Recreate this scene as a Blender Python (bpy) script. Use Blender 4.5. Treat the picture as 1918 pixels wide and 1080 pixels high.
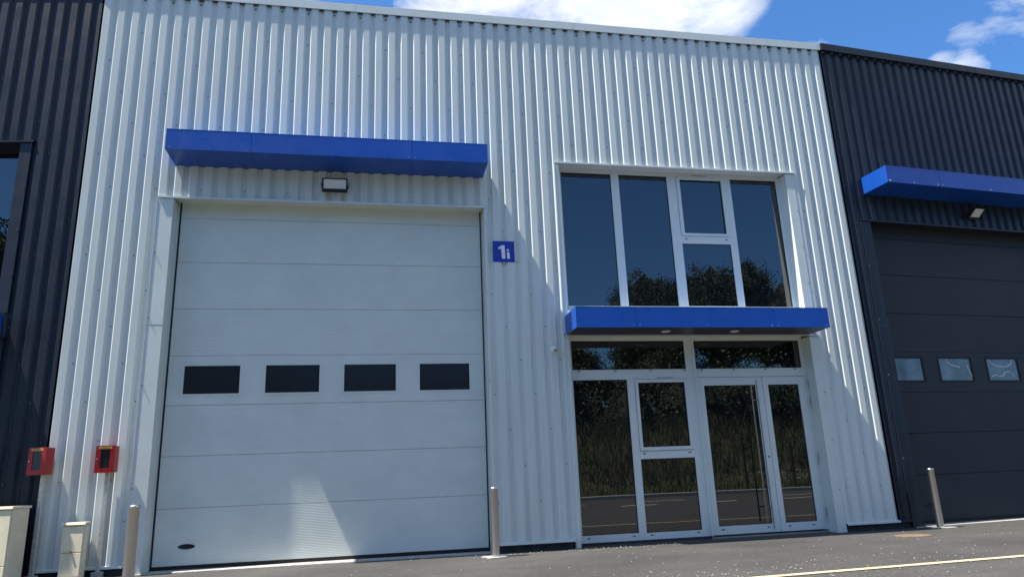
import bpy, bmesh, math, random
from mathutils import Vector, Matrix
R = math.radians
random.seed(7)
for o in list(bpy.data.objects): bpy.data.objects.remove(o)
sc = bpy.context.scene
col = sc.collection
# ------------------------------------------------------------------ camera
W_, H_ = 1024, 576
sc.render.resolution_x, sc.render.resolution_y = W_, H_
YAW, PITCH, ROLL = 0.196675, 0.259701, -0.040517
F = Vector((math.sin(YAW)*math.cos(PITCH), math.cos(YAW)*math.cos(PITCH), math.sin(PITCH)))
Rt = Vector((math.cos(YAW), -math.sin(YAW), 0)); U = Rt.cross(F)
c_, s_ = math.cos(ROLL), math.sin(ROLL)
R2 = Rt*c_ + U*s_; U2 = U*c_ - Rt*s_
cd = bpy.data.cameras.new('camera'); cam = bpy.data.objects.new('camera', cd); col.objects.link(cam)
M = Matrix((R2, U2, -F)).transposed().to_4x4(); M.translation = Vector((3.8528, -9.6327, 0.8516)); cam.matrix_world = M
cd.sensor_width = 36; cd.lens = 36*1328.9/1918; cd.clip_end = 3000; cd.clip_start = 0.05
sc.camera = cam
# ------------------------------------------------------------------ sky + sun
TS = Vector((-4.7, -0.70, 9.9)).normalized()          # towards the sun
sun = bpy.data.lights.new('sun', 'SUN'); sun.energy = 5.0; sun.angle = R(0.5); sun.color = (1, .95, .86)
so = bpy.data.objects.new('sun', sun); col.objects.link(so)
so.rotation_euler = TS.to_track_quat('Z', 'Y').to_euler()
wd = bpy.data.worlds.new('World'); sc.world = wd; wd.use_nodes = True
nt = wd.node_tree; N = nt.nodes; L = nt.links; N.clear()
out = N.new('ShaderNodeOutputWorld'); bg = N.new('ShaderNodeBackground'); L.new(bg.outputs[0], out.inputs[0])
sky = N.new('ShaderNodeTexSky'); sky.sky_type = 'NISHITA'; sky.sun_disc = False
sky.sun_elevation = math.asin(TS.z); sky.sun_rotation = math.atan2(TS.x, TS.y); sky.air_density = 1.0; sky.dust_density = 0.3; sky.ozone_density = 2.5
bg.inputs[1].default_value = 0.092
tc = N.new('ShaderNodeTexCoord')
def mth(op, a, b=None, clamp=False):
    n = N.new('ShaderNodeMath'); n.operation = op; n.use_clamp = clamp
    for i, q in enumerate((a, b)):
        if q is None: continue
        if isinstance(q, (int, float)): n.inputs[i].default_value = q
        else: L.new(q, n.inputs[i])
    return n.outputs[0]
def pixdir(px, py): return (F*1328.9 + R2*(px-959) - U2*(py-540)).normalized()
def wnoise(scale, detail, rough, off=(0, 0, 0), st=(1, 1, 2.2)):
    mp = N.new('ShaderNodeMapping'); mp.inputs['Location'].default_value = off; mp.inputs['Scale'].default_value = st
    L.new(tc.outputs['Generated'], mp.inputs[0])
    n = N.new('ShaderNodeTexNoise'); n.inputs['Scale'].default_value = scale; n.inputs['Detail'].default_value = detail
    n.inputs['Roughness'].default_value = rough; n.inputs['Distortion'].default_value = 0.35; L.new(mp.outputs[0], n.inputs['Vector'])
    return n.outputs['Fac']
def blob(d, r0, r1):                                   # 1 inside r0 degrees of d, 0 beyond r1
    v = N.new('ShaderNodeVectorMath'); v.operation = 'DOT_PRODUCT'; L.new(tc.outputs['Generated'], v.inputs[0]); v.inputs[1].default_value = d
    m = N.new('ShaderNodeMapRange'); m.interpolation_type = 'SMOOTHSTEP'
    m.inputs['From Min'].default_value = math.cos(R(r1)); m.inputs['From Max'].default_value = math.cos(R(r0)); L.new(v.outputs['Value'], m.inputs['Value'])
    return m.outputs['Result']
blobs = [((1330, -30), 2, 6.5, .95), ((1180, 0), 3, 8, 1), ((1000, -20), 2, 8, .86), ((830, -10), 1.5, 6, .78), ((1905, 0), .5, 3.2, .62), ((1530, 95), .2, 1.6, .45), ((1420, 20), .5, 3.5, .6), ((1815, 135), .4, 2.0, .72), ((1770, 128), .3, 1.6, .55),
         ((1880, 0), 1, 5, .42), ((1700, -20), .5, 5, .3), ((1500, 75), .3, 2.5, .3), ((1450, -40), 1, 4.5, .5), ((300, -500), 5, 22, .8), ((1900, -700), 5, 20, .7)]
acc = None
blobs += [(Vector(q).normalized(), a, c, w) for q, a, c, w in (((.25, -.55, .85), 6, 24, .9), ((-.75, -.35, .6), 6, 26, .85), ((.85, -.35, .6), 8, 28, .9), ((0, .1, 1), 4, 22, .75))]  # unseen clouds added overhead, beside and behind the camera for neutral fill light
for (p, r0, r1, w) in blobs:
    if w == 0: continue
    b = mth('MULTIPLY', blob(pixdir(*p) if len(p) == 2 else p, r0, r1), w)
    acc = b if acc is None else mth('MAXIMUM', acc, b)
n1 = wnoise(7.0, 12, .62, (1.3, .2, .9)); n2 = wnoise(2.2, 6, .6, (4.3, 1.2, .1))
dens = mth('ADD', mth('MULTIPLY', acc, .62), mth('MULTIPLY', mth('SUBTRACT', n1, .5), 1.35))
dens = mth('MULTIPLY', mth('SUBTRACT', dens, .20), 2.5, True)
sh = mth('ADD', mth('MULTIPLY', n2, .35), mth('MULTIPLY', wnoise(9, 8, .6, (0, 3, 2)), .75))
shade = N.new('ShaderNodeValToRGB'); L.new(sh, shade.inputs[0])
shade.color_ramp.elements[0].position = .35; shade.color_ramp.elements[0].color = (3.6, 4.0, 4.7, 1)
shade.color_ramp.elements[1].position = .68; shade.color_ramp.elements[1].color = (5.6, 5.8, 6.0, 1)
mx = N.new('ShaderNodeMix'); mx.data_type = 'RGBA'; L.new(dens, mx.inputs[0]); tint = N.new('ShaderNodeVectorMath'); tint.operation = 'MULTIPLY'; tint.inputs[1].default_value = (.45, .76, 1.06); L.new(sky.outputs[0], tint.inputs[0]); L.new(tint.outputs[0], mx.inputs[6]); L.new(shade.outputs[0], mx.inputs[7])
L.new(mx.outputs[2], bg.inputs[0])
# ------------------------------------------------------------------ exposure
sc.view_settings.view_transform = 'Standard'; sc.view_settings.look = 'None'; sc.view_settings.exposure = 1.18; sc.view_settings.gamma = 1
sc.render.engine = 'CYCLES'; sc.cycles.max_bounces = 8; sc.cycles.diffuse_bounces = 5; sc.cycles.glossy_bounces = 5

# ------------------------------------------------------------------ materials
def mat(name, color, rough=.5, metal=0, ior=1.45, noise=None, bump=None, coat=0, rnoise=None, streak=None):
    m = bpy.data.materials.new(name); m.use_nodes = True; t = m.node_tree; b = t.nodes['Principled BSDF']
    b.inputs['Base Color'].default_value = (*color, 1); b.inputs['Roughness'].default_value = rough
    b.inputs['Metallic'].default_value = metal; b.inputs['IOR'].default_value = ior; b.inputs['Coat Weight'].default_value = coat
    if 'coated' in name or 'flashing' in name or 'door_skin' in name: b.inputs['Specular IOR Level'].default_value = .3
    tcn = t.nodes.new('ShaderNodeTexCoord')
    def nz(scale, detail, st=(1, 1, 1), rg=.6):
        mp = t.nodes.new('ShaderNodeMapping'); mp.inputs['Scale'].default_value = st; t.links.new(tcn.outputs['Object'], mp.inputs[0])
        n = t.nodes.new('ShaderNodeTexNoise'); n.inputs['Scale'].default_value = scale; n.inputs['Detail'].default_value = detail; n.inputs['Roughness'].default_value = rg
        t.links.new(mp.outputs[0], n.inputs['Vector']); return n.outputs['Fac']
    if noise:                                          # (scale, detail, low mult, high mult, stretch)
        r = t.nodes.new('ShaderNodeMapRange'); r.inputs['From Min'].default_value = .3; r.inputs['From Max'].default_value = .7
        r.inputs['To Min'].default_value = noise[2]; r.inputs['To Max'].default_value = noise[3]
        t.links.new(nz(noise[0], noise[1], noise[4] if len(noise) > 4 else (1, 1, 1)), r.inputs['Value'])
        if streak:
            r2 = t.nodes.new('ShaderNodeMapRange'); r2.inputs['From Min'].default_value = .3; r2.inputs['From Max'].default_value = .62
            r2.inputs['To Min'].default_value = streak[2]; r2.inputs['To Max'].default_value = streak[3]; t.links.new(nz(streak[0], 6, streak[1], .7), r2.inputs['Value'])
            mm = t.nodes.new('ShaderNodeMath'); mm.operation = 'MULTIPLY'; t.links.new(r.outputs[0], mm.inputs[0]); t.links.new(r2.outputs[0], mm.inputs[1]); r = mm
        h = t.nodes.new('ShaderNodeVectorMath'); h.operation = 'SCALE'; h.inputs[0].default_value = color; t.links.new(r.outputs[0], h.inputs['Scale'])
        t.links.new(h.outputs[0], b.inputs['Base Color'])
    if rnoise:
        r = t.nodes.new('ShaderNodeMapRange'); r.inputs['From Min'].default_value = .3; r.inputs['From Max'].default_value = .7
        r.inputs['To Min'].default_value = rnoise[1]; r.inputs['To Max'].default_value = rnoise[2]
        t.links.new(nz(rnoise[0], 5), r.inputs['Value']); t.links.new(r.outputs[0], b.inputs['Roughness'])
    if bump:                                           # (scale, detail, strength, distance)
        bp = t.nodes.new('ShaderNodeBump'); bp.inputs['Strength'].default_value = bump[2]; bp.inputs['Distance'].default_value = bump[3]
        t.links.new(nz(bump[0], bump[1], bump[4] if len(bump) > 4 else (1, 1, 1)), bp.inputs['Height']); t.links.new(bp.outputs[0], b.inputs['Normal'])
    return m
WHITE = mat('white_coated_steel', (.63, .675, .64), .5, noise=(1.1, 8, .93, 1.04, (1, 1, .25)), rnoise=(3, .44, .6), bump=(1.7, 3, .35, .004, (1, 1, .35)), streak=(16, (1, 1, .035), .90, 1.02))
WFLASH = mat('white_flashing', (.63, .675, .64), .4, noise=(2, 6, .94, 1.03), bump=(2.2, 3, .3, .006))
WDOOR = mat('white_door_skin', (.62, .665, .62), .5, noise=(2.5, 8, .95, 1.03), bump=(1.6, 3, .5, .006), streak=(2.2, (.8, 1, 1.2), .95, 1.02))
WFRAME = mat('white_window_frame', (.67, .71, .68), .32, noise=(4, 6, .96, 1.03))
BLACK = mat('anthracite_coated_steel', (.018, .024, .036), .38, noise=(1.2, 8, .85, 1.15, (1, 1, .3)), rnoise=(3, .3, .46), bump=(1.7, 3, .35, .004, (1, 1, .35)))
BDOOR = mat('anthracite_door_skin', (.024, .028, .035), .5, noise=(2, 8, .9, 1.1), bump=(140, 4, .25, .001))
BFRAME = mat('anthracite_frame', (.02, .023, .028), .35)
BLUE = mat('blue_composite_panel', (.008, .072, .37), .3, noise=(1.5, 5, .9, 1.08), bump=(1.6, 3, .35, .006), rnoise=(5, .26, .42))
BLUEJ = mat('blue_panel_joint', (.006, .022, .12), .5)
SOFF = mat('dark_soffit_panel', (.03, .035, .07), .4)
GLASS = mat('tinted_glass', (.006, .007, .008), .005, ior=2.0, bump=(.9, 2, .05, .01))
ACRYL = mat('wavy_acrylic', (.11, .125, .145), .10, ior=1.6, noise=(2.6, 3, .55, 1.5), bump=(1.4, 2, .6, .05))
ACRYLW = mat('dark_acrylic', (.013, .014, .016), .22, ior=1.5)
RUB = mat('black_rubber', (.012, .012, .013), .7)
STEEL = mat('brushed_stainless', (.62, .60, .57), .30, metal=1, noise=(5, 3, .92, 1.03, (1, 1, .2)))
ALU = mat('satin_aluminium', (.6, .6, .6), .4, metal=1)
GALV = mat('galvanised_steel', (.52, .52, .48), .5, metal=.25, noise=(35, 5, .75, 1.15))
RED = mat('red_enamel', (.32, .011, .014), .35, noise=(9, 5, .85, 1.08))
YEL = mat('yellow_sticker', (.62, .42, .06), .5, noise=(90, 3, .6, 1.1, (1, 1, 3)))
CREAM = mat('cream_polyester', (.74, .66, .47), .55, noise=(5, 8, .86, 1.05), bump=(60, 4, .3, .001))
CREAMD = mat('cream_seam', (.12, .11, .09), .7)
KERB = mat('pale_kerb_stone', (.55, .54, .5), .85, noise=(6, 8, .8, 1.1))
CONC = mat('concrete', (.40, .385, .35), .85, noise=(14, 9, .65, 1.15), bump=(60, 8, .6, .004))
PLINTH = mat('dark_plinth', (.05, .05, .052), .85, noise=(8, 8, .6, 1.3))
ROOFM = mat('roof_membrane', (.2, .2, .2), .8)
SIGNB = mat('sign_blue', (.012, .035, .33), .4)
SIGNW = mat('sign_white', (.75, .76, .82), .45)
LEDF = mat('lamp_lens', (.72, .70, .66), .25, noise=(26, 1, .93, 1.03))
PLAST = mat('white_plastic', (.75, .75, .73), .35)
BRASS = mat('brass', (.6, .45, .15), .35, metal=1)
FOAM = mat('grey_foam_filler', (.10, .11, .13), .9)
SCREW = mat('screw_head', (.15, .17, .19), .5, metal=.2)
MANH = mat('rusty_cover', (.16, .115, .07), .8, noise=(26, 8, .4, 1.5), bump=(70, 6, .8, .004))
BRONZE = mat('bronze_bar', (.26, .21, .15), .45, metal=.2)

def asphalt(name, base, spk, sc_, big):
    m = bpy.data.materials.new(name); m.use_nodes = True; t = m.node_tree; b = t.nodes['Principled BSDF']; nn = t.nodes.new; lk = t.links.new
    tcn = nn('ShaderNodeTexCoord')
    a = nn('ShaderNodeTexNoise'); a.inputs['Scale'].default_value = sc_; a.inputs['Detail'].default_value = 8; a.inputs['Roughness'].default_value = .75; lk(tcn.outputs['Object'], a.inputs['Vector'])
    g = nn('ShaderNodeTexNoise'); g.inputs['Scale'].default_value = .55; g.inputs['Detail'].default_value = 9; g.inputs['Roughness'].default_value = .65; lk(tcn.outputs['Object'], g.inputs['Vector'])
    mp = nn('ShaderNodeMapping'); mp.inputs['Scale'].default_value = (.35, 2.2, 1); lk(tcn.outputs['Object'], mp.inputs[0])
    st = nn('ShaderNodeTexNoise'); st.inputs['Scale'].default_value = 1.3; st.inputs['Detail'].default_value = 6; st.inputs['Roughness'].default_value = .7; lk(mp.outputs[0], st.inputs['Vector'])
    v = nn('ShaderNodeTexVoronoi'); v.inputs['Scale'].default_value = sc_*1.3; lk(tcn.outputs['Object'], v.inputs['Vector'])
    bw = nn('ShaderNodeSeparateColor'); lk(v.outputs['Color'], bw.inputs[0])
    sp = nn('ShaderNodeMapRange'); sp.inputs['From Min'].default_value = 1-spk; sp.inputs['From Max'].default_value = 1; lk(bw.outputs[0], sp.inputs['Value'])
    def mr(x, lo, hi, f0=.3, f1=.7):
        r = nn('ShaderNodeMapRange'); r.inputs['From Min'].default_value = f0; r.inputs['From Max'].default_value = f1; r.inputs['To Min'].default_value = lo; r.inputs['To Max'].default_value = hi; lk(x, r.inputs['Value']); return r.outputs[0]
    def mu(op, x, y):
        q = nn('ShaderNodeMath'); q.operation = op
        for i, z in enumerate((x, y)):
            if isinstance(z, float): q.inputs[i].default_value = z
            else: lk(z, q.inputs[i])
        return q.outputs[0]
    k = mu('MULTIPLY', mu('MULTIPLY', mr(a.outputs['Fac'], .82, 1.2), mr(g.outputs['Fac'], 1-big, 1+big)), mr(st.outputs['Fac'], .84, 1.2))
    k = mu('ADD', k, mu('MULTIPLY', sp.outputs[0], 1.6))
    h = nn('ShaderNodeVectorMath'); h.operation = 'SCALE'; h.inputs[0].default_value = base; lk(k, h.inputs['Scale']); lk(h.outputs[0], b.inputs['Base Color'])
    b.inputs['Roughness'].default_value = .8
    bp = nn('ShaderNodeBump'); bp.inputs['Strength'].default_value = .6; bp.inputs['Distance'].default_value = .004; lk(a.outputs['Fac'], bp.inputs['Height']); lk(bp.outputs[0], b.inputs['Normal'])
    return m
ASPH = asphalt('asphalt_apron', (.041, .0385, .035), .05, 70, .34)
ASPH2 = asphalt('asphalt_road', (.046, .044, .040), .16, 95, .2)
PAINTY = mat('yellow_road_paint', (.60, .47, .30), .8, noise=(22, 9, .55, 1.15))
PAINTW = mat('white_road_paint', (.7, .7, .66), .7, noise=(12, 8, .7, 1.1))
SOIL = mat('bank_soil', (.062, .060, .030), .95, noise=(1.2, 9, .4, 1.6), bump=(3, 8, .8, .1))
GRASSM = mat('green_grass', (.055, .085, .022), .8, noise=(1.4, 6, .5, 1.5))
DRYM = mat('dry_tall_grass', (.066, .060, .034), .85, noise=(1.1, 6, .5, 1.5))
LEAFM = mat('leaves', (.028, .048, .012), .6, noise=(1.3, 5, .5, 1.6))
LEAF2 = mat('lighter_leaves', (.045, .066, .020), .6, noise=(1.6, 5, .55, 1.5))
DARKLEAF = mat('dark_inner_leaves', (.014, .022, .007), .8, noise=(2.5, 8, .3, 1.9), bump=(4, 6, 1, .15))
BARK = mat('bark', (.07, .055, .04), .9, noise=(9, 8, .6, 1.3))
POSTM = mat('dark_metal_post', (.03, .033, .03), .5)

# ------------------------------------------------------------------ mesh helpers
class MB:
    def __init__(s): s.v = []; s.f = []; s.m = []
    def quad(s, pts, m=0):
        n = len(s.v); s.v += [tuple(p) for p in pts]; s.f.append(tuple(range(n, n+len(pts)))); s.m.append(m)
    def box(s, x0, x1, y0, y1, z0, z1, m=0):
        n = len(s.v); s.v += [(x, y, z) for z in (z0, z1) for y in (y0, y1) for x in (x0, x1)]
        for f in ((0, 2, 3, 1), (4, 5, 7, 6), (0, 1, 5, 4), (2, 6, 7, 3), (0, 4, 6, 2), (1, 3, 7, 5)): s.f.append(tuple(n+i for i in f)); s.m.append(m)
    def prism(s, poly, a0, a1, axis='x', m=0):          # poly in the two other axes
        def P(p, a): return (a, p[0], p[1]) if axis == 'x' else ((p[0], a, p[1]) if axis == 'y' else (p[0], p[1], a))
        n = len(poly); s.quad([P(p, a0) for p in poly], m); s.quad([P(p, a1) for p in reversed(poly)], m)
        for i in range(n):
            j = (i+1) % n; s.quad([P(poly[i], a0), P(poly[i], a1), P(poly[j], a1), P(poly[j], a0)], m)
    def tube(s, p0, p1, r0, r1=None, n=12, m=0, cap=True):
        r1 = r0 if r1 is None else r1; p0 = Vector(p0); p1 = Vector(p1); d = (p1-p0).normalized()
        a = d.orthogonal().normalized(); b = d.cross(a); k = len(s.v)
        for p, r in ((p0, r0), (p1, r1)):
            for i in range(n):
                t = 2*math.pi*i/n; s.v.append(tuple(p + (a*math.cos(t)+b*math.sin(t))*r))
        for i in range(n):
            j = (i+1) % n; s.f.append((k+i, k+j, k+n+j, k+n+i)); s.m.append(m)
        if cap: s.f.append(tuple(k+i for i in reversed(range(n)))); s.m.append(m); s.f.append(tuple(k+n+i for i in range(n))); s.m.append(m)
    def lathe(s, prof, c=(0, 0, 0), n=28, m=0, axis='z'):
        k = len(s.v)
        for (r, z) in prof:
            for i in range(n):
                t = 2*math.pi*i/n; x, y = r*math.cos(t), r*math.sin(t)
                s.v.append((c[0]+x, c[1]+y, c[2]+z) if axis == 'z' else (c[0]+x, c[1]+z, c[2]+y))
        for q in range(len(prof)-1):
            for i in range(n):
                j = (i+1) % n; s.f.append((k+q*n+i, k+q*n+j, k+(q+1)*n+j, k+(q+1)*n+i)); s.m.append(m)
    def plate(s, x0, x1, z0, z1, holes, y0, y1, m=0):   # slab with rectangular holes (hole = x0,x1,z0,z1)
        xs = sorted({x0, x1, *[h[0] for h in holes], *[h[1] for h in holes]}); zs = sorted({z0, z1, *[h[2] for h in holes], *[h[3] for h in holes]})
        xs = [x for x in xs if x0 <= x <= x1]; zs = [z for z in zs if z0 <= z <= z1]
        def solid(i, j):
            if i < 0 or j < 0 or i >= len(xs)-1 or j >= len(zs)-1: return False
            cx, cz = (xs[i]+xs[i+1])/2, (zs[j]+zs[j+1])/2
            return not any(h[0] < cx < h[1] and h[2] < cz < h[3] for h in holes)
        for i in range(len(xs)-1):
            for j in range(len(zs)-1):
                if not solid(i, j): continue
                a, b, c, d = xs[i], xs[i+1], zs[j], zs[j+1]
                s.quad([(a, y0, c), (b, y0, c), (b, y0, d), (a, y0, d)], m); s.quad([(b, y1, c), (a, y1, c), (a, y1, d), (b, y1, d)], m)
                if not solid(i-1, j): s.quad([(a, y1, c), (a, y0, c), (a, y0, d), (a, y1, d)], m)
                if not solid(i+1, j): s.quad([(b, y0, c), (b, y1, c), (b, y1, d), (b, y0, d)], m)
                if not solid(i, j-1): s.quad([(a, y1, c), (b, y1, c), (b, y0, c), (a, y0, c)], m)
                if not solid(i, j+1): s.quad([(a, y0, d), (b, y0, d), (b, y1, d), (a, y1, d)], m)
    def gasket(s, h, y, w=.008, m=1):
        x0, x1, z0, z1 = h
        s.box(x0, x0+w, y, y+.006, z0, z1, m); s.box(x1-w, x1, y, y+.006, z0, z1, m)
        s.box(x0+w, x1-w, y, y+.006, z0, z0+w, m); s.box(x0+w, x1-w, y, y+.006, z1-w, z1, m)
    def build(s, name, mats, parent=None, smooth=False, bevel=0, merge=False):
        me = bpy.data.meshes.new(name); me.from_pydata(s.v, [], s.f)
        mats = mats if isinstance(mats, (list, tuple)) else [mats]
        for q in mats: me.materials.append(q)
        for p, k in zip(me.polygons, s.m): p.material_index = k; p.use_smooth = smooth
        if merge:
            bm = bmesh.new(); bm.from_mesh(me); bmesh.ops.remove_doubles(bm, verts=bm.verts, dist=1e-5); bm.to_mesh(me); bm.free()
        o = bpy.data.objects.new(name, me); col.objects.link(o)
        if parent: o.parent = parent
        if bevel:
            b = o.modifiers.new('bevel', 'BEVEL'); b.width = bevel; b.segments = 2; b.limit_method = 'ANGLE'; b.angle_limit = R(40)
        return o
def tag(o, label=None, cat=None, group=None, kind=None):
    for k, q in (('label', label), ('category', cat), ('group', group), ('kind', kind)):
        if q: o[k] = q
    return o
def empty(name, loc, rz=0, **k):
    o = bpy.data.objects.new(name, None); col.objects.link(o); o.location = loc; o.rotation_euler = (0, 0, rz); return tag(o, **k)
def copy_tree(o, parent=None):
    kids = [q for q in bpy.data.objects if q.parent == o]
    c = o.copy(); col.objects.link(c); c.parent = parent
    for q in kids: copy_tree(q, c)
    return c
GZ = -0.09                                             # ground level (0 = underside of the wall's base flashing)

# ------------------------------------------------------------------ ground, road, markings
def sheet(name, pts, m, z):
    b = MB(); b.quad([(x, y, z) for x, y in pts]); return tag(b.build(name, m), kind='structure')
sheet('ground', [(-400, -400), (400, -400), (400, 400), (-400, 400)], SOIL, GZ-.012)
def LY(x): return -3.27+.05*(x-10.15)                   # run of the yellow line
sheet('apron', [(-60, LY(-60)), (34, LY(34)), (60, -1.9), (60, 40), (-60, 40)], ASPH, GZ)
sheet('road', [(-150, -16.6), (150, -16.6), (150, -1.5), (-150, -1.5)], ASPH2, GZ-.003)
b = MB(); b.quad([(-30, LY(-30)-.05, GZ+.004), (30, LY(30)-.05, GZ+.004), (30, LY(30)+.05, GZ+.004), (-30, LY(-30)+.05, GZ+.004)]); tag(b.build('yellow_road_line', PAINTY), kind='structure')
b = MB()
x = -40
while x < 60:
    b.quad([(x, -10.8, GZ+.002), (x+1.1, -10.8, GZ+.002), (x+1.1, -10.6, GZ+.002), (x, -10.6, GZ+.002)]); x += 2.55
for xx in (9.2, 12.6, 17.5): b.quad([(xx, -13.1, GZ+.002), (xx+1.4, -13.1, GZ+.002), (xx+1.4, -12.95, GZ+.002), (xx, -12.95, GZ+.002)])
tag(b.build('dashed_road_line', PAINTW), kind='structure')
b = MB(); b.box(-150, 150, -16.95, -16.62, GZ-.02, GZ+.12); tag(b.build('kerb', KERB, bevel=.01), kind='structure')
# bank behind the road, opposite the building
def bankz(x, y):
    t = max(0, min(1, (-y-18.5)/13.5)); h = 3.3*t*t*(3-2*t)
    return GZ+.1 + h + .25*math.sin(x*.31+y*.4)*t + .18*math.sin(x*.83+1.7)*t + max(0, -y-32)*.03
b = MB(); nx, ny = 110, 34
for j in range(ny+1):
    for i in range(nx+1):
        X = -90+190*i/nx; Y = -16.8-55*(j/ny)**1.3; b.v.append((X, Y, bankz(X, Y)))
for j in range(ny):
    for i in range(nx): a = j*(nx+1)+i; b.f.append((a, a+nx+1, a+nx+2, a+1)); b.m.append(0)
tag(b.build('grass_bank', SOIL, smooth=True), kind='structure')

# ------------------------------------------------------------------ asphalt grit
b = MB()
def pebble(x, y, r):
    k = len(b.v); z = GZ+.004+r*.35
    pts = [(r, 0, 0), (-r*.8, r*.3, 0), (0, r, .1*r), (.1*r, -r*.9, 0), (0, 0, r*.7), (0, 0, -r*.5)]
    a = random.random()*6.28
    for p in pts: b.v.append((x+p[0]*math.cos(a)-p[1]*math.sin(a), y+p[0]*math.sin(a)+p[1]*math.cos(a), z+p[2]))
    for f in ((0, 2, 4), (2, 1, 4), (1, 3, 4), (3, 0, 4), (2, 0, 5), (1, 2, 5), (3, 1, 5), (0, 3, 5)): b.f.append(tuple(k+i for i in f)); b.m.append(0)
for _ in range(1500):
    x = random.uniform(-1, 14); y = random.uniform(-4.2, -.03)
    if random.random() < .45: y = -3.3 + random.gauss(0, .35)
    if random.random() < .12: x = random.gauss(7.3, .7); y = -3.0+random.gauss(0, .25)
    pebble(x, y, random.choice((.003, .004, .005, .006, .010)))
for _ in range(90): pebble(random.gauss(6.6, .8), -.25+random.gauss(0, .12), random.uniform(.005, .013))
GRIT = mat('pale_grit', (.26, .25, .22), .85)
tag(b.build('grit', GRIT), 'pale grit and small stones scattered over the asphalt', 'gravel', kind='stuff')

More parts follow.
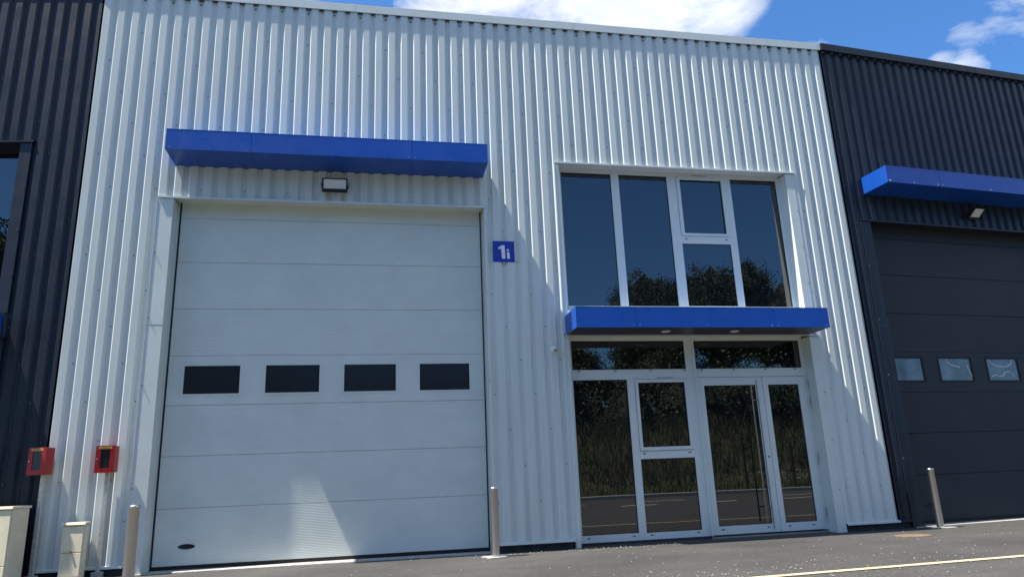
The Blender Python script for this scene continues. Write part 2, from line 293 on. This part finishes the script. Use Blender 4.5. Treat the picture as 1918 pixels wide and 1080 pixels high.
# ------------------------------------------------------------------ one industrial unit
PR = ((-.017, .034), (.013, 0), (.099, 0), (.129, .034))   # rib profile
SH = {}
def unit(root, x0, x1, gx, ex, ph, pitch, wall, flash, doorm, frame, acr, capd, capz, screws=True, soff=None, canm=None, cext=0):
    OPEN = []
    if gx is not None: OPEN.append((gx-.203, gx+4.262, -1, 4.70))
    if ex is not None: OPEN += [(ex-.07, ex+3.95, -1, 2.80), (ex-.07, ex+3.95, 3.12, 5.465)]
    # corrugated wall
    k = pitch/.1905; pts = []
    i = math.floor((x0-ph)/pitch)-1
    while ph+i*pitch < x1+2*pitch:
        for (a, y) in PR: pts.append((ph+i*pitch+a*k, y))
        i += 1
    def yat(x):
        for p, q in zip(pts, pts[1:]):
            if p[0] <= x <= q[0]: return p[1]+(q[1]-p[1])*(x-p[0])/max(1e-9, q[0]-p[0])
        return 0
    brk = {x0, x1}
    for o in OPEN: brk |= {o[0], o[1]}
    P = [p for p in pts if x0 < p[0] < x1]+[(q, yat(q)) for q in brk if x0 <= q <= x1]; P = sorted(set(P))
    b = MB()
    for p, q in zip(P, P[1:]):
        if q[0]-p[0] < 1e-6: continue
        cx = (p[0]+q[0])/2; iv = [(0.03, 7.86)]
        for o in OPEN:
            if o[0] < cx < o[1]:
                nv = []
                for (a, c) in iv:
                    if o[3] <= a or o[2] >= c: nv.append((a, c)); continue
                    if o[2] > a: nv.append((a, o[2]))
                    if o[3] < c: nv.append((o[3], c))
                iv = nv
        for (a, c) in iv:
            b.quad([(p[0], p[1], a), (q[0], q[1], a), (q[0], q[1], c), (p[0], p[1], c)])
            b.quad([(q[0], q[1]+.0015, a), (p[0], p[1]+.0015, a), (p[0], p[1]+.0015, c), (q[0], q[1]+.0015, c)])
    # screw heads in the valleys, foam fillers under the cap
    nr = int((x1-x0)/pitch)+2; i0 = math.floor((x0-ph)/pitch)
    vc = .151*k
    for r in range(16):
        z = 7.205-.477*r
        if z < .08: break
        for i in range(i0, i0+nr+1):
            if (i-(r+2)) % 3: continue
            x = ph+i*pitch+vc
            if not x0+.03 < x < x1-.03 or any(o[0]-.02 < x < o[1]+.02 and o[2] < z < o[3]+.03 for o in OPEN): continue
            b.tube((x, .034, z), (x, .027, z), .0095, .006, 8, 1)
    for i in range(i0, i0+nr+1):
        x = ph+i*pitch+vc
        if not x0+.05 < x < x1-.05: continue
        b.box(x-.028*k, x+.028*k, .008, .024, capz-.016, capz+.03, 3)
        if i % 2 == 0: b.tube((x, .025, capz-.07), (x, .015, capz-.07), .012, .008, 8, 2)
    b.build('wall', [wall, SCREW, RUB, FOAM], root)
    # shell behind the cladding
    b = MB(); b.box(x0+.03, x1-.03, .42, 16, GZ-.05, 7.35); b.build('building_shell', flash, root)
    b = MB(); b.box(x0+.05, x1-.05, .45, 15.9, 7.36, 7.42); b.build('roof', ROOFM, root)
    # cap: fascia lip, sloped top
    b = MB(); p = capd
    b.prism([(-p, capz), (-p+.012, capz), (-p+.012, capz+.02), (.30, capz+.02), (.30, capz+.11), (-p, capz+.13)], x0-.004, x1+.004)
    nj = max(1, int((x1-x0)/3)); 
    for j in range(1, nj+1): xx = x0+j*(x1-x0)/(nj+.3); b.box(xx-.05, xx+.05, -p-.0015, -p-.0001, capz+.002, capz+.128)
    b.build('roof_cap', flash, root, bevel=.004)
    b = MB(); b.box(x0, x1, .30, .415, 7.3, capz+.1); b.build('parapet_back', flash, root)
    # base flashing and plinth
    cuts = sorted([(o[0], o[1]) for o in OPEN if o[2] < 0]); xs = x0; runs = []
    for (a, c) in cuts: runs.append((xs, a-.003)); xs = c+.003
    runs.append((xs, x1))
    for (a, c) in runs:
        if c-a < .03: continue
        b = MB(); pl = MB()
        b.prism([(-.032, 0), (-.028, 0), (-.028, .018), (.034, .030), (.034, .036), (-.032, .024)], a, c)
        xx = ph+math.ceil((a-ph)/pitch)*pitch
        pl.box(a, c, .035, .41, GZ-.05, .029)
        b.build('base_flashing', flash, root); pl.build('plinth', PLINTH, root)
    # ---------------- garage door
    if gx is not None:
        b = MB(); g = gx
        b.box(g-.200, g, -.004, .40, GZ-.02, 4.672); b.box(g-.206, g-.198, -.010, .036, .0, 4.668)
        b.box(g+4.24, g+4.262, -.004, .40, GZ-.02, 4.672)
        b.box(g+.0002, g+.026, .245, .398, GZ-.02, 4.704); b.box(g+4.224, g+4.2398, .245, .398, GZ-.02, 4.704)
        b.box(g-.203, g+4.262, .037, .40, 4.705, 4.745)
        b.prism([(-.023, 4.672), (-.019, 4.672), (-.019, 4.684), (.034, 4.684), (.034, 4.712), (-.023, 4.700)], g-.195, g+4.257)
        for z in (.9, 2.15, 3.02, 3.9): b.tube((g-.175, -.004, z), (g-.175, -.020, z), .008, .005, 8, 1)
        for z in (.55, 2.15, 3.4, 4.45): b.tube((g+4.251, -.004, z), (g+4.251, -.014, z), .006, .004, 8, 1)
        b.box(g-.195, g, -.0055, -.0041, 2.925, 2.929, 1)
        b.build('door_surround', [flash, SCREW], root)
        zs = [-.035, .640, 1.275, 1.915, 2.562, 3.199, 3.850, 4.485, 4.74]
        d = MB(); X0, X1 = g+.048, g+4.206; Y = .25
        wins = [(g+.238+i*1.021, g+.945+i*1.021, 2.055, 2.435) for i in range(4)]
        if acr is ACRYL: wins = [(g+.115+i*1.012, g+.795+i*1.012, 2.095, 2.465) for i in range(4)]
        for j in range(8):
            a, c = zs[j]+.0014, zs[j+1]-.0014
            if j == 3:
                d.plate(X0, X1, a, c, wins, Y, Y+.04); continue
            n = max(2, int((c-a)/.010)); n += n % 2; z = a
            d.quad([(X0, Y+.005, a), (X1, Y+.005, a), (X1, Y, a+.004), (X0, Y, a+.004)])
            d.quad([(X0, Y, c-.004), (X1, Y, c-.004), (X1, Y+.005, c), (X0, Y+.005, c)])
            a2, c2 = a+.004, c-.004; st = (c2-a2)/n
            for q in range(n):
                ya = Y+(.0016 if q % 2 else 0); yb = Y+(0 if q % 2 else .0016)
                if q == n-1: yb = Y
                d.quad([(X0, ya, a2+q*st), (X1, ya, a2+q*st), (X1, yb, a2+(q+1)*st), (X0, yb, a2+(q+1)*st)])
            d.box(X0, X1, Y+.011, Y+.04, a+.0005, c-.0005)
        d.box(X0-.02, X1+.018, Y+.045, Y+.055, GZ, 4.74, 1)           # dark shadow gap behind the panels
        d.box(X0-.019, X0-.004, Y-.012, Y+.044, GZ+.01, 4.70, 1); d.box(X1+.004, X1+.016, Y-.012, Y+.044, GZ+.01, 4.70, 1)
        gd = d.build('garage_door', [doorm, RUB], root)
        for w in wins:
            p = MB(); p.box(w[0]+.004, w[1]-.004, Y+.012, Y+.02, w[2]+.004, w[3]-.004); p.build('window_pane', acr, gd)
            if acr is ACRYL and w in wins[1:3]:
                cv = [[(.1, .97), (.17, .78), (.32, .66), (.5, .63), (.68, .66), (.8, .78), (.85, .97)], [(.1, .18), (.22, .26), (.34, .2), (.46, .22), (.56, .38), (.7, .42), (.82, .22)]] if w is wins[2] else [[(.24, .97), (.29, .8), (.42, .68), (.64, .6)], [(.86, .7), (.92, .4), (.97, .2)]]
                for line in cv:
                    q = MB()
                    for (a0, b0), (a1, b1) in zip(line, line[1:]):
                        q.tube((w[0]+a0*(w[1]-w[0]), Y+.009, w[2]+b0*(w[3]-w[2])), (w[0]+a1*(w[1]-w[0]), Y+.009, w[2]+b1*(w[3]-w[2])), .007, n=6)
                    q.build('reflection_curve', PLAST, gd)  # pale tubes added in the shape of warped reflections on the pane
            fr = MB(); fr.plate(w[0]-.022, w[1]+.022, w[2]-.022, w[3]+.022, [(w[0]+.006, w[1]-.006, w[2]+.006, w[3]-.006)], Y-.005, Y+.011); fr.build('window_trim', doorm if acr is ACRYLW else RUB, gd, bevel=.002)
        p = MB(); pr = [(.098, 0), (.098, -.006), (.086, -.008), (.078, -.0025), (0.0001, -.002)]
        p.lathe(pr, (0, 0, 0), 32, 0, 'y'); o = p.build('finger_pull', RUB, gd, smooth=True); o.scale = (1, 1, .3); o.location = (g+.43, Y, .185)
        p = MB(); p.box(X0, X1, Y-.004, Y+.04, GZ+.013, -.037); p.build('bottom_seal', RUB, gd)
        p = MB(); p.box(g-.16, g+4.25, -.02, .30, GZ-.05, GZ+.012); p.build('threshold', CONC, root, bevel=.006)
        canopy(root, g-.02, g+4.235, 5.155, 5.44, .52, (g+1.045, g+3.17), 0, canm, soff)
    # ---------------- glazed entrance and the window over it
    if ex is not None:
        e = ex; F_ = .205
        def X(q): return e+q-6.57
        for nm, z0, z1, scr in (('entrance_surround', GZ-.02, 2.755, (.5, 1.2, 1.9)), ('window_surround', 3.10, 5.436, (3.6, 4.2, 4.8))):
            b = MB(); b.box(X(6.50), X(6.57), -.004, .40, z0, z1); b.box(X(10.37), X(10.515), -.004, .40, z0, z1)
            b.box(X(6.496), X(6.506), -.012, .036, max(z0, 0), z1)
            if z0 > 0:
                b.box(X(6.57), X(10.37), -.002, .40, 3.10, 3.142)
                b.prism([(-.045, 3.085), (-.041, 3.085), (.215, 3.145), (.215, 3.155), (-.045, 3.103)], X(6.58), X(10.36))
            z = z1+.004; b.box(X(6.502), X(10.513), .037, .40, z+.028, z+.06)
            b.prism([(-.023, z), (-.019, z), (-.019, z+.012), (.034, z+.012), (.034, z+.038), (-.023, z+.026)], X(6.508), X(10.54))
            for q in scr: b.tube((X(10.49), -.004, q), (X(10.49), -.016, q), .008, .005, 8, 1)
            b.build(nm, [flash, SCREW], root)
        G = [(6.651, 7.465, 3.263, 5.397), (7.592, 8.400, 3.263, 5.397), (8.555, 9.378, 3.27, 4.277), (9.495, 10.312, 3.263, 5.397)]
        S = (8.553, 9.380, 4.398, 5.402)
        b = MB(); hs = [(X(h[0]), X(h[1]), h[2], h[3]) for h in G+[S]]
        b.plate(X(6.572), X(10.368), 3.158, 5.465, hs, F_, F_+.06)
        for h in hs[:4]: b.gasket(h, F_+.016)
        for xx in (8.63, 9.31): b.box(X(xx)-.02, X(xx)+.02, F_-.004, F_, 4.345, 4.357, 1)
        b.box(X(8.83), X(9.08), F_-.003, F_, 5.424, 5.431, 1)
        w = b.build('window', [frame, RUB], root)
        sg = (8.612, 9.328, 4.445, 5.352)
        b = MB(); h = (X(sg[0]), X(sg[1]), sg[2], sg[3]); b.plate(X(8.559), X(9.374), 4.404, 5.396, [h], F_-.014, F_+.05); b.gasket(h, F_+.004); b.build('sash', [frame, RUB], w, bevel=.003)
        for (a, c, z0, z1) in G+[sg]:
            p = MB(); p.box(X(a)-.004, X(c)+.004, F_+.024, F_+.048, z0-.004, z1+.004); p.build('window_pane', GLASS, w)
        # entrance frame
        G = [(6.651, 8.405, 2.308, 2.733), (8.557, 10.308, 2.306, 2.731), (6.651, 7.465, .044, 2.163), (7.576, 8.402, .038, 1.030)]
        S = (7.576, 8.402, 1.138, 2.164); D = (8.554, 10.326, GZ+.03, 2.180)
        b = MB(); hs = [(X(h[0]), X(h[1]), h[2], h[3]) for h in G+[S, D]]
        b.plate(X(6.572), X(10.368), -.052, 2.788, hs, F_, F_+.06)
        for h in hs[:4]: b.gasket(h, F_+.016)
        for q in (6.745, 7.30, 7.84, 8.375, 8.65, 9.17, 9.69, 10.19): b.box(X(q)-.019, X(q)+.019, F_-.004, F_, 2.283, 2.295, 1)
        for q in (6.74, 7.39, 7.65, 8.34): b.box(X(q)-.019, X(q)+.019, F_-.004, F_, .002, .014, 1)
        for q in (7.64, 8.33): b.box(X(q)-.019, X(q)+.019, F_-.004, F_, 1.098, 1.110, 1)
        b.box(X(7.92), X(8.18), F_-.003, F_, 2.180, 2.187, 1)
        b.box(X(8.522), X(8.545), F_-.035, F_, -.052, 2.788)
        w = b.build('entrance_frame', [frame, RUB], root)
        sg = (7.625, 8.350, 1.193, 2.112)
        b = MB(); h = (X(sg[0]), X(sg[1]), sg[2], sg[3]); b.plate(X(7.582), X(8.396), 1.144, 2.158, [h], F_-.014, F_+.05); b.gasket(h, F_+.004); b.build('sash', [frame, RUB], w, bevel=.003)
        for (a, c, z0, z1) in G+[sg]:
            p = MB(); p.box(X(a)-.004, X(c)+.004, F_+.024, F_+.048, z0-.004, z1+.004); p.build('window_pane', GLASS, w)
        p = MB(); p.box(X(8.524), X(10.368), F_-.03, F_+.08, GZ-.02, GZ+.022); p.build('door_sill', ALU, root)
        p = MB(); p.box(X(6.572), X(8.522), F_+.01, F_+.08, GZ-.02, -.053); p.build('plinth', PLINTH, root)
        for (a, c, pa, pc) in ((8.560, 9.603, 8.655, 9.488), (9.611, 10.320, 9.695, 10.202)):
            b = MB(); h = (X(pa), X(pc), .068, 2.055); b.plate(X(a), X(c), -.045, 2.173, [h], F_-.006, F_+.05); b.gasket(h, F_+.010)
            for q in (pa+.06, pc-.07): b.box(X(q)-.019, X(q)+.019, F_-.010, F_-.006, .018, .030, 1)
            if a < 9: b.box(X(9.498), X(9.504), F_-.008, F_-.006, .0, 2.13, 1); b.box(X(9.508), X(9.530), F_-.024, F_-.006, .0, 2.13); b.tube((X(9.56), F_-.006, 1.0), (X(9.56), F_-.014, 1.0), .012, n=10, m=1)
            lf = b.build('entrance_door', [frame, RUB], root)
            p = MB(); p.box(X(pa)-.004, X(pc)+.004, F_+.016, F_+.04, .064, 2.059); p.build('door_pane', GLASS, lf)
            if a < 9:
                p = MB(); p.tube((X(9.365), F_-.085, .10), (X(9.365), F_-.085, 2.03), .011, n=14)
                for z in (.3, 1.82): p.tube((X(9.365), F_-.085, z), (X(9.505), F_-.012, z), .008, n=8)
                p.build('pull_bar', BRONZE, lf, smooth=False)
            else:
                for z in (2.03, 1.78, .95, .18):
                    p = MB(); p.tube((X(10.325), F_-.020, z-.075), (X(10.325), F_-.020, z-.002), .013, n=12); p.tube((X(10.325), F_-.020, z+.002), (X(10.325), F_-.020, z+.075), .013, n=12)
                    p.build('hinge', ALU, lf)
        canopy(root, X(6.53), X(10.35)+cext, 2.775, 3.065, .565, (X(7.39), X(9.48)), 1, canm, soff)
def canopy(root, x0, x1, z0, z1, d, seams, lights, canm, soff):
    b = MB(); t = .004
    b.box(x0+t, x1-t, -d+t, .03, z0+t, z1-t, 1)
    xs = [x0]+list(seams)+[x1]
    for a, c in zip(xs, xs[1:]):
        a2 = a+(.0025 if a > x0 else 0); c2 = c-(.0025 if c < x1 else 0)
        b.box(a2, c2, -d, -d+t-.0002, z0, z1, 0)
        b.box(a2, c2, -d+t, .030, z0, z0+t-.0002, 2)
        b.box(a2, c2, -d+t, .030, z1-t+.0002, z1, 0)
        for q in (a+.05, (a+c)/2, c-.05): b.tube((q, -d, z0+.03), (q, -d-.003, z0+.03), .005, .003, 8, 3)
    b.box(x0, x0+t-.0002, -d+t, .03, z0+t, z1-t, 0); b.box(x1-t+.0002, x1, -d+t, .03, z0+t, z1-t, 0)
    b.box(x0+.001, x1-.001, -d-.0015, -d+.014, z1, z1+.0025, 3 if lights else 0)
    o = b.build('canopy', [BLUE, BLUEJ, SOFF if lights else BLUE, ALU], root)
    if lights:
        for q in (.366, .645):
            p = MB(); cx = x0+(x1-x0)*q; p.lathe([(.001, -.002), (.052, -.002), (.055, -.006), (.066, -.006), (.068, .0)], (cx, -.28, z0), 28); p.build('downlight', LEDF, o, smooth=True)

wu = empty('industrial_unit', (0, 0, 0), 0, label='white ribbed metal unit with wide sectional door and glazed entrance, between two black units', cat='building')
unit(wu, 0.0, 11.388, 1.16, 6.57, 0.0, .1905, WHITE, WFLASH, WDOOR, WFRAME, ACRYLW, .021, 7.80)
ru = empty('industrial_unit', (11.43, 0, 0), R(5.5), label='black ribbed metal unit to the right of the white one, with black sectional door', cat='building')
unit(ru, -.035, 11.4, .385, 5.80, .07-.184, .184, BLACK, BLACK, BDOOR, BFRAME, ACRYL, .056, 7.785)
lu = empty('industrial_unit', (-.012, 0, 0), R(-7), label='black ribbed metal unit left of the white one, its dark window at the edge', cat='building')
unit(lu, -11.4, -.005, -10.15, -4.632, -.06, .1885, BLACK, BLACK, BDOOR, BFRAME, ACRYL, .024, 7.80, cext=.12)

# ------------------------------------------------------------------ bollards
bo = empty('bollard', (5.345, -.45, GZ)); tag(bo, 'stainless steel bollard at the right jamb of the white sectional door', 'bollard', 'stainless bollards along the unit fronts')
b = MB(); b.lathe([(.0001, .835), (.040, .833), (.049, .826), (.051, .815), (.051, .808), (.0495, .806), (.0495, .0)], n=36); b.build('tube', STEEL, bo, smooth=True)
b = MB(); n = 22; pts = []
for i in range(n):
    t = 2*math.pi*i/n; r = 1+.22*math.sin(3*t+1)+.12*math.sin(5*t); pts.append((.17*r*math.cos(t), .13*r*math.sin(t)))
b.prism(pts, .001, .010, 'z'); b.build('footing', CONC, bo)
for (x, y, l) in ((1.675, -2.2, 'stainless steel bollard nearest the camera, left of the white sectional door'), (11.88, -.20, 'stainless steel bollard in front of the black sectional door at right')):
    c = copy_tree(bo); c.location = (x, y, GZ); c['label'] = l; c.rotation_euler.z = x

# ------------------------------------------------------------------ red fire cabinets on posts
fb = empty('fire_cabinet', (.705, -.05, GZ)); tag(fb, 'small red glass-fronted cabinet on a post in front of the white ribs', 'cabinet', 'red fire cabinets on posts')
x0, x1, y0, y1, z0, z1 = -.105, .105, -.145, .012, 1.185, 1.50
b = MB(); b.plate(x0, x1, z0, z1, [(x0+.055, x1-.05, z0+.055, z1-.045)], y0, y0+.012); b.box(x0+.003, x1-.003, y0+.0125, y1, z0+.003, z1-.003); b.build('body', RED, fb, bevel=.003)
b = MB(); b.box(x0+.05, x1-.045, y0+.006, y0+.0115, z0+.05, z1-.04); b.build('window_pane', ACRYLW, fb)
b = MB(); b.box(x0+.03, x1-.035, y0-.002, y0-.0004, z1-.038, z1-.012, 0); b.box(x0+.045, x1-.05, y0-.0026, y0-.002, z1-.027, z1-.022, 1); b.build('sticker', [YEL, RUB], fb)
b = MB(); b.tube((x0+.022, y0, z0+.16), (x0+.022, y0-.010, z0+.16), .008, n=12); b.build('lock', ALU, fb)
b = MB(); b.box(-.021, .021, -.012, -.0085, .07, 1.186); b.box(-.021, -.0175, -.0084, .03, .07, 1.186); b.box(.0175, .021, -.0084, .03, .07, 1.186)
b.box(-.0174, -.008, .0265, .03, .07, 1.186); b.box(.008, .0174, .0265, .03, .07, 1.186); b.build('post', GALV, fb)
b = MB(); b.box(-.055, .055, -.05, .05, -.01, .069); b.build('post_foot', CONC, fb, bevel=.004)
c = copy_tree(fb); c.location = (.012, -.07, GZ); c.rotation_euler.z = R(-15); c['label'] = 'small red glass-fronted cabinet on a post where the black and white walls meet'

# ------------------------------------------------------------------ utility cabinets
def cabinet(name, loc, rz, w, d, h, seam, label, lock=True):
    r = empty(name, loc, rz); tag(r, label, 'cabinet')
    b = MB(); b.box(-w/2, w/2, -d/2, d/2, -.02, h-.02); b.build('body', CREAM, r, bevel=.008)
    b = MB(); zs = [.01]+list(seam)+[h-.035]
    for a, c in zip(zs, zs[1:]): b.box(-w/2+.008, w/2-.008, -d/2-.016, -d/2-.001, a+.003, c-.003)
    b.build('door', CREAM, r, bevel=.004)
    b = MB(); b.prism([(-d/2-.03, h-.022), (d/2+.015, h-.022), (d/2+.01, h+.004), (-d/2-.022, h+.004)], -w/2-.012, w/2+.012); b.build('lid', CREAM, r, bevel=.004)
    if lock:
        b = MB(); b.tube((0, -d/2-.014, seam[-1]+.012), (0, -d/2-.040, seam[-1]+.012), .013, .011, n=14); b.tube((0, -d/2-.03, seam[-1]+.012), (.0, -d/2-.03, seam[-1]+.03), .008, n=8); b.build('lock', BRASS, r)
    return r
cabinet('utility_cabinet', (.485, -.21, GZ), R(-9), .25, .09, .635, (.05, .31), 'low narrow cream cabinet with a brass lock, standing between the two red cabinet posts')
cabinet('utility_cabinet', (-.343, -.276, GZ), R(-14), .60, .26, .845, (.22,), 'large cream cabinet in front of the black wall at the left edge', lock=False)

# ------------------------------------------------------------------ lights, sign, camera
def flood(name, loc, rz, tilt, label, w, h):
    r = empty(name, loc, rz); tag(r, label, 'floodlight'); k = w+.018
    b = MB(); b.plate(-k, k, -h-.045, h+.014, [(-w, w, -h, h)], -.02, .018); b.box(-k+.005, k-.005, .0185, .045, -h-.035, h+.008)
    for i in range(9): q = (-.85+i*.2)*w; b.box(q, q+.008, .045, .062, -h-.03, h)
    o = b.build('housing', RUB, r); o.rotation_euler.x = tilt
    b = MB(); b.box(-w+.001, w-.001, -.012, .010, -h+.001, h-.001); o = b.build('lens', LEDF, r); o.rotation_euler.x = tilt
    b = MB(); j = k+.012; b.plate(-j, j, -.02, .02, [], .098, .11)
    for s1 in (-1, 1): b.box(min(s1*j, s1*(j-.006)), max(s1*j, s1*(j-.006)), -.012, .0975, -.018, .018)
    b.build('bracket', RUB, r)
    return r
flood('floodlight', (3.277, -.118, 4.915), 0, R(12), 'black floodlight with pale lens on the white wall under the blue canopy', .155, .068)
th = R(5.5); o = (2.56*math.cos(th)+.15*math.sin(th)+11.43, 2.56*math.sin(th)-.13*math.cos(th))
flood('floodlight', (o[0], o[1], 4.93), th, R(52), 'floodlight with pale lens on the black wall under the right hand blue canopy', .10, .085)
sg = empty('number_sign', (5.669, -.004, 4.012)); tag(sg, 'square blue number sign reading 1i on the white ribs beside the big door', 'sign')
b = MB(); b.box(-.16, .16, -.004, .003, -.158, .158); b.build('sign_plate', SIGNB, sg, bevel=.0015)
def uv(x, y): return ((x-100)/175*.32-.16, (258-y)/170*.316-.158)
b = MB(); b.prism([uv(*q) for q in ((145, 140), (178, 122), (196, 122), (200, 231), (172, 231), (168, 148), (148, 158))], -.0062, -.0042, 'y')
b.prism([uv(*q) for q in ((213, 178), (234, 178), (236, 231), (214, 231))], -.0062, -.0042, 'y')
b.prism([(uv(222, 161)[0]+.019*math.cos(a*math.pi/8), uv(222, 161)[1]+.016*math.sin(a*math.pi/8)) for a in range(16)], -.0062, -.0042, 'y')
b.build('lettering', SIGNW, sg)
b = MB(); b.tube((-0.0, .003, -.155), (0, .034, -.165), .02, n=10); b.build('fixing', ALU, sg)
dc = empty('security_camera', (6.335, 0, 2.575)); tag(dc, 'small white dome camera on the wall left of the entrance glazing', 'camera')
b = MB(); b.lathe([(.0001, -.075), (.022, -.072), (.034, -.063), (.041, -.045), (.043, -.02), (.046, -.018), (.046, .0)], axis='y', n=28); b.build('housing', PLAST, dc, smooth=True)
b = MB(); b.lathe([(.0001, -.014), (.012, -.011), (.018, .0)], axis='y', n=18); o = b.build('lens_dome', RUB, dc, smooth=True); o.location = (.008, -.064, -.020); o.scale = (1.3, 1, .7)
b = MB(); pts = [(.24*math.cos(a*math.pi/14)*(1+.04*math.sin(a*2.3)), .19*math.sin(a*math.pi/14)*(1+.05*math.cos(a*3.1))) for a in range(28)]
b.prism(pts, 0, .006, 'z'); o = b.build('manhole_cover', MANH); o.location = (10.79, -.97, GZ); tag(o, 'rusty brown access cover in the asphalt near the right bollard', 'manhole cover')

# ------------------------------------------------------------------ what stands opposite, seen in the glass
def leaf(b, p, s, m):
    a = Vector((random.gauss(0, 1), random.gauss(0, 1), random.gauss(0, 1))).normalized(); c = a.orthogonal().normalized(); d = a.cross(c)
    b.quad([p-c*s-d*s*.6, p+c*s-d*s*.6, p+c*s*.8+d*s*.7, p-c*s*.7+d*s*.6], m)
def core(b, c, rx, rz, m=0):                            # lumpy leafy heart of a crown lobe
    k = len(b.v); n, q = 10, 7; ph = random.random()*6
    for j in range(q+1):
        for i in range(n):
            t, u = 2*math.pi*i/n, math.pi*j/q; w = 1+.16*math.sin(3*t+ph+2*u)+.1*math.sin(5*u+ph)
            b.v.append((c[0]+rx*w*math.sin(u)*math.cos(t), c[1]+rx*w*math.sin(u)*math.sin(t), c[2]+rz*w*math.cos(u)))
    for j in range(q):
        for i in range(n): b.f.append((k+j*n+i, k+(j+1)*n+i, k+(j+1)*n+(i+1) % n, k+j*n+(i+1) % n)); b.m.append(m)
def tree_proto(name, h, rad, nl, seed):
    random.seed(seed); r = empty(name, (0, 0, 0))
    b = MB(); th_ = h*.34; b.tube((0, 0, -.3), (.1, .05, th_), .03*h*.9, .02*h*.9, 10, 0, False)
    lobes = [(Vector((0, 0, h*.66)), rad*.62, h*.34)]
    for i in range(9):
        a = i*2.4+random.random(); q = rad*random.uniform(.35, .68); z = h*random.uniform(.42, .80)
        cc = Vector((q*math.cos(a), q*math.sin(a), z)); lobes.append((cc, rad*random.uniform(.28, .46), h*random.uniform(.12, .2)))
        b.tube((.1, .05, th_*.9), tuple(cc), .011*h, .003*h, 7, 0, False)
    b.tube((.1, .05, th_), (0, 0, h*.85), .017*h, .003*h, 8, 0, False); b.build('trunk', BARK, r)
    b = MB()
    clumps = []
    for (cc, rr, hh) in lobes:
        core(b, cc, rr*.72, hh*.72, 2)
        for _ in range(int(26*rr)):
            d = Vector((random.gauss(0, 1), random.gauss(0, 1), random.gauss(0, 1))).normalized(); k = random.uniform(.55, 1.05)
            clumps.append((cc+Vector((d.x*rr*k, d.y*rr*k, d.z*hh*k)), random.uniform(.35, .95)))
    per = max(10, nl//len(clumps))
    for (cc, s) in clumps:
        m = 1 if random.random() < .35 else 0
        for _ in range(per):
            d = Vector((random.gauss(0, .5), random.gauss(0, .5), random.gauss(0, .38)))*s
            leaf(b, cc+d, random.uniform(.04, .085), m)
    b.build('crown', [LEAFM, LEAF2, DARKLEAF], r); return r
tA = tree_proto('broadleaf_tree', 15, 5.6, 60000, 3); tB = tree_proto('broadleaf_tree', 9, 4.2, 38000, 5)
TL = 'broadleaf tree in the row on the bank across the road, mirrored in the glazing'
spots = [(29.5, -39, .93, 0, 0), (25.0, -40, .80, 1, 1), (36.5, -41, .85, 2, 0), (18.5, -41, .78, 3, 1), (15, -38, .74, 4, 1), (10.5, -39, .72, 5, 1), (5.5, -38, .76, 1, 1), (0, -40, .82, 2, 1), (-6, -39, .95, 3, 1),
         (-12, -40, .85, 4, 0), (-18, -39, .95, 5, 0), (-24, -38, 1.05, 6, 0), (-31, -40, 1.16, 1, 0), (-38, -39, 1.16, 2, 0), (43, -40, .9, 3, 0), (50, -41, .95, 5, 0), (26, -44, .9, 5, 0), (8, -45, .8, 2, 1), (-3, -46, .9, 1, 1)]
used = set()
for (x, y, s, r_, k) in spots:
    src = (tA, tB)[k]; o = src if k not in used else copy_tree(src); used.add(k)
    o.location = (x, y, bankz(x, y)-.1); o.rotation_euler = (0, 0, r_*1.1); o.scale = (s, s, s*(1+.06*math.sin(x)))
    tag(o, TL, 'tree', 'trees on the bank across the road')
random.seed(11)
b = MB()
def blade(x, y, z, h, w, m, lean):
    a = random.random()*6.28; dx, dy = math.cos(a)*w, math.sin(a)*w; lx, ly = random.gauss(0, lean), random.gauss(0, lean)
    b.quad([(x-dx, y-dy, z), (x+dx, y+dy, z), (x+lx+dx*.2, y+ly+dy*.2, z+h), (x+lx-dx*.2, y+ly-dy*.2, z+h)], m)
for _ in range(45000):
    x = random.uniform(-22, 42); y = -random.uniform(17, 33)
    dry = y < -21+1.2*math.sin(x*.5)
    h = random.uniform(.45, 1.0) if dry else random.uniform(.1, .35)
    blade(x, y, bankz(x, y)-.03, h, random.uniform(.012, .03) if dry else .02, 1 if dry and random.random() < .5+.35*math.sin(x*.7+y) else 0, .30 if dry else .08)
FLOWER = mat('pale_flower_heads', (.45, .46, .40), .8)
for _ in range(26):
    cx = random.uniform(-8, 34); cy = -random.uniform(18.2, 20.2)
    for _ in range(26):
        x = cx+random.gauss(0, .45); y = cy+random.gauss(0, .25); leaf(b, Vector((x, y, bankz(x, y)+random.uniform(.2, .75))), random.uniform(.015, .035), 2)
tag(b.build('tall_grass', [GRASSM, DRYM, FLOWER]), 'tall dry grass and green turf covering the bank across the road', 'grass', kind='stuff')
b = MB()
for _ in range(95):
    cx = random.uniform(-24, 50); cy = -random.uniform(31.5, 38); cz = bankz(cx, cy); rr = random.uniform(1.6, 3.4)
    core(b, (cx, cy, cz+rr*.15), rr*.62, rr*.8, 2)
    for _ in range(1100):
        d = Vector((random.gauss(0, .5), random.gauss(0, .5), abs(random.gauss(0, .75))))*rr; leaf(b, Vector((cx, cy, cz+.2))+d, random.uniform(.05, .095), int(random.random() < .3))
tag(b.build('undergrowth', [LEAFM, LEAF2, DARKLEAF]), 'dense dark undergrowth beneath the trees on the bank', 'undergrowth', kind='stuff')
p0 = None
for (x, y) in ((18.6, -17.25), (20.7, -17.2), (26.5, -17.3)):
    if p0 is None:
        b = MB(); b.lathe([(.0001, 1.92), (.05, 1.92), (.056, 1.9), (.056, 0)], n=14); o = b.build('roadside_post', POSTM); p0 = o
    else: o = p0.copy(); col.objects.link(o)
    o.location = (x, y, GZ+.02); tag(o, 'plain dark post at the far kerb, mirrored in the entrance doors', 'post', 'dark posts along the far kerb')
